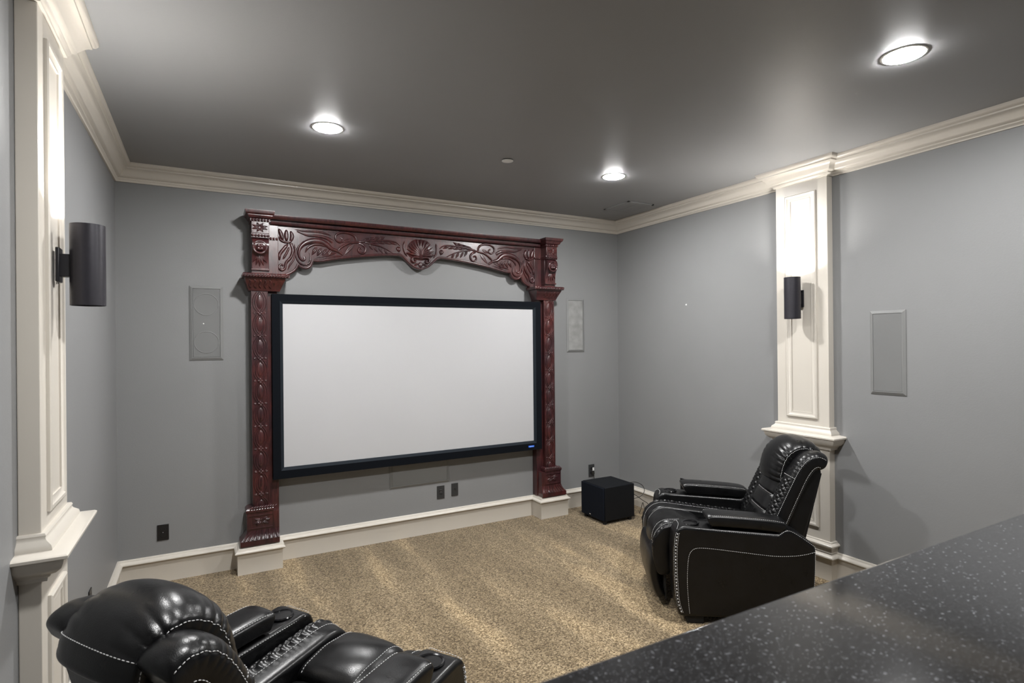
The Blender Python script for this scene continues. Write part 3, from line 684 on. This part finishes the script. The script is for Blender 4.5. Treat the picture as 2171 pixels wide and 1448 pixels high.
# ------------------------------------------------------------------ subwoofer
t = thing('subwoofer', 'black cube subwoofer on the carpet in the right corner', 'subwoofer', (3.325, 4.232, 0))
obj('cabinet', finish(MB().box(-0.164, 0.178, -0.172, 0.172, 0.030, 0.336), 0.006, 3), 'sub_black', t)
obj('front_grille', finish(MB().box(-0.182, -0.166, -0.170, 0.170, 0.034, 0.333), 0.006, 3), 'sub_grille', t)
obj('logo_badge', finish(MB().box(-0.1845, -0.1815, 0.020, 0.042, 0.052, 0.060), 0.001, 1), 'silver', t)
mf = finish(MB().lathe([(0.001, 0), (0.018, 0), (0.022, 0.030), (0.001, 0.030)], seg=20), 0); mf.materials.append(MATS['deck_black'])
for a, b_ in ((-0.145, -0.14), (0.145, -0.14), (0.145, 0.14), (-0.145, 0.14)): inst('foot', mf, t, (a, b_, 0.0005))
pts = catmull([(3.512, 4.16, 0.318), (3.60, 4.155, 0.315), (3.68, 4.15, 0.275), (3.705, 4.15, 0.22), (3.67, 4.15, 0.178), (3.60, 4.16, 0.160), (3.53, 4.18, 0.15), (3.525, 4.25, 0.06), (3.54, 4.30, 0.006)], 60)
o = obj('speaker_cord', finish(MB().tube(pts, 0.003, 6), 0), 'cord_black'); tag(o, 'thin black cord looping beside the subwoofer', 'cord')
pts = catmull([(3.53, 4.14, 0.23), (3.60, 4.13, 0.185), (3.66, 4.12, 0.140), (3.71, 4.11, 0.105), (3.735, 4.10, 0.05), (3.75, 4.09, 0.006), (3.735, 4.14, 0.006), (3.705, 4.15, 0.05), (3.685, 4.15, 0.11), (3.665, 4.15, 0.06), (3.65, 4.16, 0.006)], 70)
o = obj('speaker_cord', finish(MB().tube(pts, 0.003, 6), 0), 'cord_black'); tag(o, 'thin black cord trailing to the carpet by the right wall', 'cord')

# ------------------------------------------------------------------ bar counter
t = thing('bar_counter', 'black speckled granite bar top in the right foreground', 'bar counter', (0, 0, 0))
obj('countertop', finish(MB().box(0.02, XR-0.002, -0.30, 0.431, 1.319, 1.356), 0.004, 3), 'granite', t)
struct('wall_bar', finish(MB().box(0.06, XR, 0.06, 0.20, 0, 1.3185), 0), 'wall_paint', 'grey half wall carrying the bar top', 'wall')

# ------------------------------------------------------------------ recliners
def slab(path, half_y, yc, th, n=48, ring=40, sq=3.2, disp=None, endr=0.35, flip=1, puff=0.18, tilt=0.0):
    """upholstered slab: path of (s,z) through its middle, s measured rearwards"""
    P = catmull([(-p[0], 0, p[1]) for p in path], n); rings = []; data = []
    for i, p in enumerate(P):
        f = i/(n-1); tq = (P[min(i+1, n-1)]-P[max(i-1, 0)]).normalized()
        nv = Vector((-tq.z, 0, tq.x))*flip
        e = min(1.0, min(f, 1-f)/ (endr*0.25) if endr > 0 else 1)
        es = max(0.05, (1-(1-e)**2.6))**0.5
        hy = (half_y(f) if callable(half_y) else half_y); ht = (th(f) if callable(th) else th)
        hy2 = hy*(0.86+0.14*es) if es < 1 else hy
        ht2 = ht*es
        rg = []
        for k in range(ring):
            a = 2*PI*k/ring; c, s_ = math.cos(a), math.sin(a)
            cy = math.copysign(abs(c)**(2/sq), c); cn = math.copysign(abs(s_)**(2/sq), s_)
            dd = disp(f, cy, cn, a) if disp else 0.0
            q = p + nv*(cn*ht2*(1+puff*(1-cy*cy)*(1 if cn > 0 else 0))+dd*(1 if cn >= 0 else 0)+tilt*cy) + Vector((0, yc+cy*hy2 + (dd*0.5*math.copysign(1, cy) if abs(cn) < 0.5 else 0), 0))
            rg.append(q)
        rings.append(rg)
    return MB().rings(rings), rings
def smooth(mb): return finish(mb, 0, angle=0)
def quilt(nu, nv_, amp, f0, f1, y0, y1):
    def fn(f, cy, cn, a):
        if cn < 0 or f < f0 or f > f1 or cy < y0 or cy > y1: return 0.0
        u = (f-f0)/(f1-f0); v = (cy-y0)/(y1-y0)
        p, q = u*nu+v*nv_, u*nu-v*nv_
        edge = min(1, u*14, (1-u)*14, v*8, (1-v)*8)
        return amp*(abs(math.sin(PI*p))**0.55*abs(math.sin(PI*q))**0.55-0.55)*max(0, edge)
    return fn
def stitch(name, pts, parent, dash=0.0075, gap=0.0035, rad=0.0013, mat='thread'):
    pts = [Vector(p) for p in pts]; mb = MB(); L = [0]
    for i in range(1, len(pts)): L.append(L[-1]+(pts[i]-pts[i-1]).length)
    def at(q):
        i = 0
        while i < len(pts)-2 and L[i+1] < q: i += 1
        return pts[i].lerp(pts[i+1], (q-L[i])/max(1e-9, L[i+1]-L[i]))
    q = 0.0
    while q+dash < L[-1]:
        mb.tube([at(q), at(q+dash*0.5), at(q+dash)], lambda f: rad*(0.6+0.4*math.sin(PI*f)), 5); q += dash+gap
    o = obj(name, finish(mb, 0, angle=0), mat, parent); return o
def ring_line(rings, k, out=0.001, i0=0, i1=None):
    """points of column k, nudged outwards"""
    i1 = i1 or len(rings); pts = []
    for i in range(i0, i1):
        c = sum((Vector(p) for p in rings[i]), Vector())/len(rings[i]); p = Vector(rings[i][k % len(rings[i])]); pts.append(p+(p-c).normalized()*out)
    return pts

def make_recliner(label, loc, rz):
    t = thing('recliner', label, 'recliner', loc, rz, 'black leather power recliners')
    # arms --------------------------------------------------------------
    prof = [(0.006, 0.045), (-0.016, 0.13), (-0.026, 0.28), (-0.026, 0.43), (-0.016, 0.530), (0.004, 0.562), (0.040, 0.572), (0.18, 0.563), (0.570, 0.540),
            (0.596, 0.566), (0.640, 0.566), (0.700, 0.532), (0.752, 0.492), (0.772, 0.462), (0.768, 0.30), (0.750, 0.045)]
    for sy in (-1, 1):
        yi, yo = sy*0.288, sy*0.450
        me = finish(MB().prism(prof, lambda p: (-p[0], yi, p[1]), lambda p: (-p[0], yo, p[1])), 0.020, 4, angle=0)
        arm = obj('arm', me, 'leather', t)
        # cup hole through the arm top
        cut = bpy.data.objects.new('cut', finish(MB().lathe([(0.043, -0.085), (0.043, 0.05)], (-0.088, sy*0.367, 0.570), 40), 0)); COL.objects.link(cut)
        md = arm.modifiers.new('b', 'BOOLEAN'); md.operation = 'DIFFERENCE'; md.object = cut; md.solver = 'EXACT'
        dg = bpy.context.evaluated_depsgraph_get()
        nm = bpy.data.meshes.new_from_object(arm.evaluated_get(dg)); nm.name = 'arm'
        arm.modifiers.clear(); arm.data = nm
        if not nm.materials: nm.materials.append(MATS['leather'])
        nm.set_sharp_from_angle(angle=R(50))
        for p in nm.polygons: p.use_smooth = abs(p.normal.y) < 0.985
        bpy.data.objects.remove(cut)
        cup = obj('cup_holder', finish(MB().lathe([(0.040, -0.070), (0.0415, 0.000), (0.043, 0.004), (0.049, 0.006), (0.052, 0.002), (0.050, -0.002), (0.0425, -0.004), (0.042, -0.072)], seg=40, cap=False).lathe([(0.001, -0.070), (0.042, -0.070), (0.042, -0.073), (0.001, -0.073)], seg=40), 0, angle=50), 'gloss_black', arm, (-0.088, sy*0.367, 0.5705), (0, R(2.5), 0))
        # padded lid
        pmb, pr_ = slab([(0.182, 0.596), (0.21, 0.603), (0.32, 0.599), (0.48, 0.588), (0.575, 0.577), (0.600, 0.566)], 0.079, sy*0.369, lambda f: 0.036, 60, 40, 4.5, None, 0.10, -1)
        pad = obj('arm_pad', smooth(pmb), 'leather', arm)
        kk = 5 if sy > 0 else 15
        stitch('stitching', ring_line(pr_, kk, 0.0008, 2, 58), pad)
        stitch('stitching', ring_line(pr_, 15 if sy > 0 else 5, 0.0008, 2, 58), pad)
        # seams
        yy = sy*0.4508
        stitch('stitching', catmull([(-0.064, yy, 0.066), (-0.054, yy, 0.20), (-0.054, yy, 0.309), (-0.062, yy, 0.395), (-0.080, yy, 0.433), (-0.115, yy, 0.449), (-0.20, yy, 0.447), (-0.36, yy, 0.432), (-0.546, yy, 0.416), (-0.68, yy, 0.424), (-0.768, yy, 0.447)], 90), arm)
        stitch('stitching', catmull([(-0.006, sy*0.4465, 0.548), (-0.06, sy*0.4465, 0.558), (-0.18, sy*0.4465, 0.553), (-0.565, sy*0.4465, 0.531)], 50), arm)
        stitch('stitching', catmull([(-0.565, sy*0.4465, 0.531), (-0.598, sy*0.4465, 0.556), (-0.640, sy*0.4465, 0.557), (-0.752, sy*0.4465, 0.483), (-0.766, sy*0.4465, 0.455), (-0.762, sy*0.4465, 0.30), (-0.746, sy*0.4465, 0.06)], 60), arm)
        for off, fx, rd, ds, gp in ((0.4512, -0.023, 0.0013, 0.0075, 0.003), (0.4500, -0.0145, 0.0034, 0.011, 0.008), (0.4452, -0.0062, 0.0013, 0.0075, 0.003)):
            stitch('stitching', catmull([(-0.004+fx, sy*off, 0.07), (0.016+fx, sy*off, 0.14), (0.0262+fx, sy*off, 0.28), (0.0262+fx, sy*off, 0.43), (0.017+fx, sy*off, 0.520), (0.008+fx, sy*off, 0.540)], 40), arm, ds, gp, rd)
        stitch('stitching', catmull([(0.002, sy*0.44, 0.5545), (-0.012, sy*0.40, 0.5695), (-0.016, sy*0.36, 0.571), (-0.012, sy*0.32, 0.570), (0.0, sy*0.295, 0.556)], 24), arm)
        stitch('stitching', catmull([(-0.03, sy*0.2905, 0.560), (-0.18, sy*0.2905, 0.5535), (-0.56, sy*0.2905, 0.532)], 40), arm)
    # base and skids ------------------------------------------------------
    obj('base_frame', finish(MB().box(-0.74, -0.06, -0.288, 0.288, 0.05, 0.36), 0.01, 2), 'deck_black', t)
    for sy in (-1, 1):
        for x in (-0.10, -0.70): obj('foot', finish(MB().box(x-0.05, x+0.05, sy*0.40-0.03, sy*0.40+0.03, 0.001, 0.048), 0.006, 2), 'deck_black', t)
    # seat ----------------------------------------------------------------
    def seat_d(f, cy, cn, a):
        wv = 0.003*math.sin(f*23+cy*3)*math.exp(-((f-0.35)/0.2)**2)
        return wv if cn > 0 else 0
    mb, rs = slab([(0.195, 0.418), (0.17, 0.438), (0.11, 0.453), (0.04, 0.462), (-0.020, 0.452), (-0.052, 0.405), (-0.050, 0.310), (-0.030, 0.225)], 0.154, 0, 0.055, 64, 48, 3.6, seat_d, 0.4, 1)
    seat = obj('seat_cushion', smooth(mb), 'leather', t)
    stitch('stitching', ring_line(rs, 17, 0.0008, 3, 60), seat); stitch('stitching', ring_line(rs, 7, 0.0008, 3, 60), seat)
    mb, rs = slab([(0.60, 0.395), (0.50, 0.402), (0.36, 0.407), (0.205, 0.404)], 0.154, 0, 0.045, 30, 40, 3.6, None, 0.3, 1)
    obj('rear_seat_cushion', smooth(mb), 'leather', t)
    for sy in (-1, 1):
        q_ = quilt(14, 2.0, 0.010, 0.06, 0.86, 0.10 if sy > 0 else -0.96, 0.96 if sy > 0 else -0.10)
        mb, rs = slab([(0.58, 0.412), (0.46, 0.420), (0.28, 0.438), (0.12, 0.456), (0.02, 0.466), (-0.030, 0.452), (-0.058, 0.400), (-0.055, 0.305), (-0.030, 0.225)], 0.0645, sy*0.2225, 0.056, 300, 96, 6.0, q_, 0.25, 1, 0.0, sy*0.010)
        bo = obj('seat_bolster', smooth(mb), 'leather', t)
        kq = 24
        stitch('stitching', ring_line(rs, kq, 0.0012, 20, 280), bo)
    # footrest ---------------------------------------------------------------
    mb, rs = slab([(-0.058, 0.355), (-0.096, 0.315), (-0.108, 0.225), (-0.090, 0.130), (-0.060, 0.070)], 0.272, 0, 0.038, 44, 48, 4.2, None, 0.35, 1)
    fr_ = obj('footrest', smooth(mb), 'leather', t)
    obj('footrest_board', finish(MB().prism([(-0.045, 0.34), (-0.060, 0.34), (-0.050, 0.06), (-0.035, 0.06)], lambda p: (-p[0], -0.26, p[1]), lambda p: (-p[0], 0.26, p[1])), 0.002, 1), 'deck_black', fr_)
    # back ---------------------------------------------------------------
    shell = [(0.640, 0.34), (0.700, 0.58), (0.790, 0.83), (0.850, 0.895), (0.890, 0.885), (0.893, 0.850), (0.850, 0.66), (0.795, 0.47), (0.760, 0.33)]
    obj('back_shell', finish(MB().prism(shell, lambda p: (-p[0], -0.232, p[1]), lambda p: (-p[0], 0.232, p[1])), 0.014, 3, angle=0), 'leather', t)
    obj('back_panel', finish(MB().prism([(0.752, 0.10), (0.772, 0.10), (0.800, 0.44), (0.898, 0.845), (0.878, 0.850), (0.780, 0.45)], lambda p: (-p[0], -0.225, p[1]), lambda p: (-p[0], 0.225, p[1])), 0.004, 2, angle=30), 'leather', t)
    def lum_d(f, cy, cn, a):
        d_ = -0.010*math.exp(-((f-0.36)/0.022)**2) - 0.010*math.exp(-((f-0.62)/0.022)**2)
        return d_ if cn > 0 else 0
    mb, rs = slab([(0.565, 0.430), (0.590, 0.500), (0.640, 0.610), (0.690, 0.720), (0.735, 0.820)], 0.150, 0, 0.048, 90, 48, 3.6, lum_d, 0.3, -1)
    lum = obj('lumbar_cushion', smooth(mb), 'leather', t)
    for fi in (0.365, 0.625):
        i = int(fi*89); stitch('stitching', [Vector(rs[i][k]) + Vector((0.0012, 0, 0.0005)) for k in range(3, 22)], lum)
    def head_d(f, cy, cn, a):
        if cn < -0.2: return 0
        e = max(0, abs(cy)-0.35)/0.65
        wr = 0.015*e*(1-e*0.55)*abs(math.sin(f*46+cy*2.2))**0.7*(0.6+0.4*math.sin(f*17+1)) 
        return wr + 0.014*(1-cy*cy)*math.sin(PI*min(1, max(0, f)))
    mb, rs = slab([(0.700, 0.765), (0.700, 0.820), (0.716, 0.878), (0.750, 0.930), (0.800, 0.962), (0.855, 0.955), (0.893, 0.915), (0.905, 0.870)], 0.168, 0, lambda f: 0.056, 120, 72, 3.0, head_d, 0.3, -1)
    head = obj('head_cushion', smooth(mb), 'leather', t)
    stitch('stitching', ring_line(rs, 2, 0.0010, 6, 116), head); stitch('stitching', ring_line(rs, 34, 0.0010, 6, 116), head)
    i = 104; stitch('stitching', [Vector(rs[i][k])+Vector((-0.0015, 0, 0.001)) for k in range(2, 35)], head)
    for sy in (-1, 1):
        q_ = quilt(10, 2.5, 0.010, 0.10, 0.66, -0.70 if sy > 0 else -0.90, 0.90 if sy > 0 else 0.70)
        def wing_d(f, cy, cn, a, q_=q_, sy=sy):
            v = q_(f, cy, cn, a)
            if f > 0.68 and cn > 0.1: v += 0.004*abs(math.sin(f*90))*max(0, sy*cy)**1.2*math.sin(PI*min(1, (f-0.68)/0.3))
            return v
        mb, rs = slab([(0.600, 0.420), (0.628, 0.520), (0.676, 0.635), (0.728, 0.750), (0.770, 0.838), (0.815, 0.900), (0.862, 0.918), (0.902, 0.895)], 0.072, sy*0.205, lambda f: 0.062-0.010*f, 300, 96, 3.0, wing_d, 0.22, -1)
        wg = obj('back_wing', smooth(mb), 'leather', t)
        k1, k2 = (7, 91) if sy > 0 else (41, 53)
        stitch('stitching', ring_line(rs, k1, 0.0012, 24, 290), wg); stitch('stitching', ring_line(rs, k2, 0.0012, 24, 292), wg)
        i = int(0.665*299); ks = range(7, 36) if sy > 0 else range(13, 42)
        stitch('stitching', [Vector(rs[i][k])+Vector((0.0012, 0, 0.0006)) for k in ks], wg)
    return t
def copy_tree(o, parent=None):
    c = o.copy(); COL.objects.link(c); c.parent = parent
    for ch in list(o.children): copy_tree(ch, c)
    return c
rec = make_recliner('black leather recliner facing left beside the right wall pilaster', (2.68, 2.80, 0), R(145))
rec2 = copy_tree(rec)
rec2.location = (0.537, 2.18, 0); rec2.rotation_euler = (0, 0, R(33.6))
rec2['label'] = 'nearer black leather recliner seen from behind at bottom left'
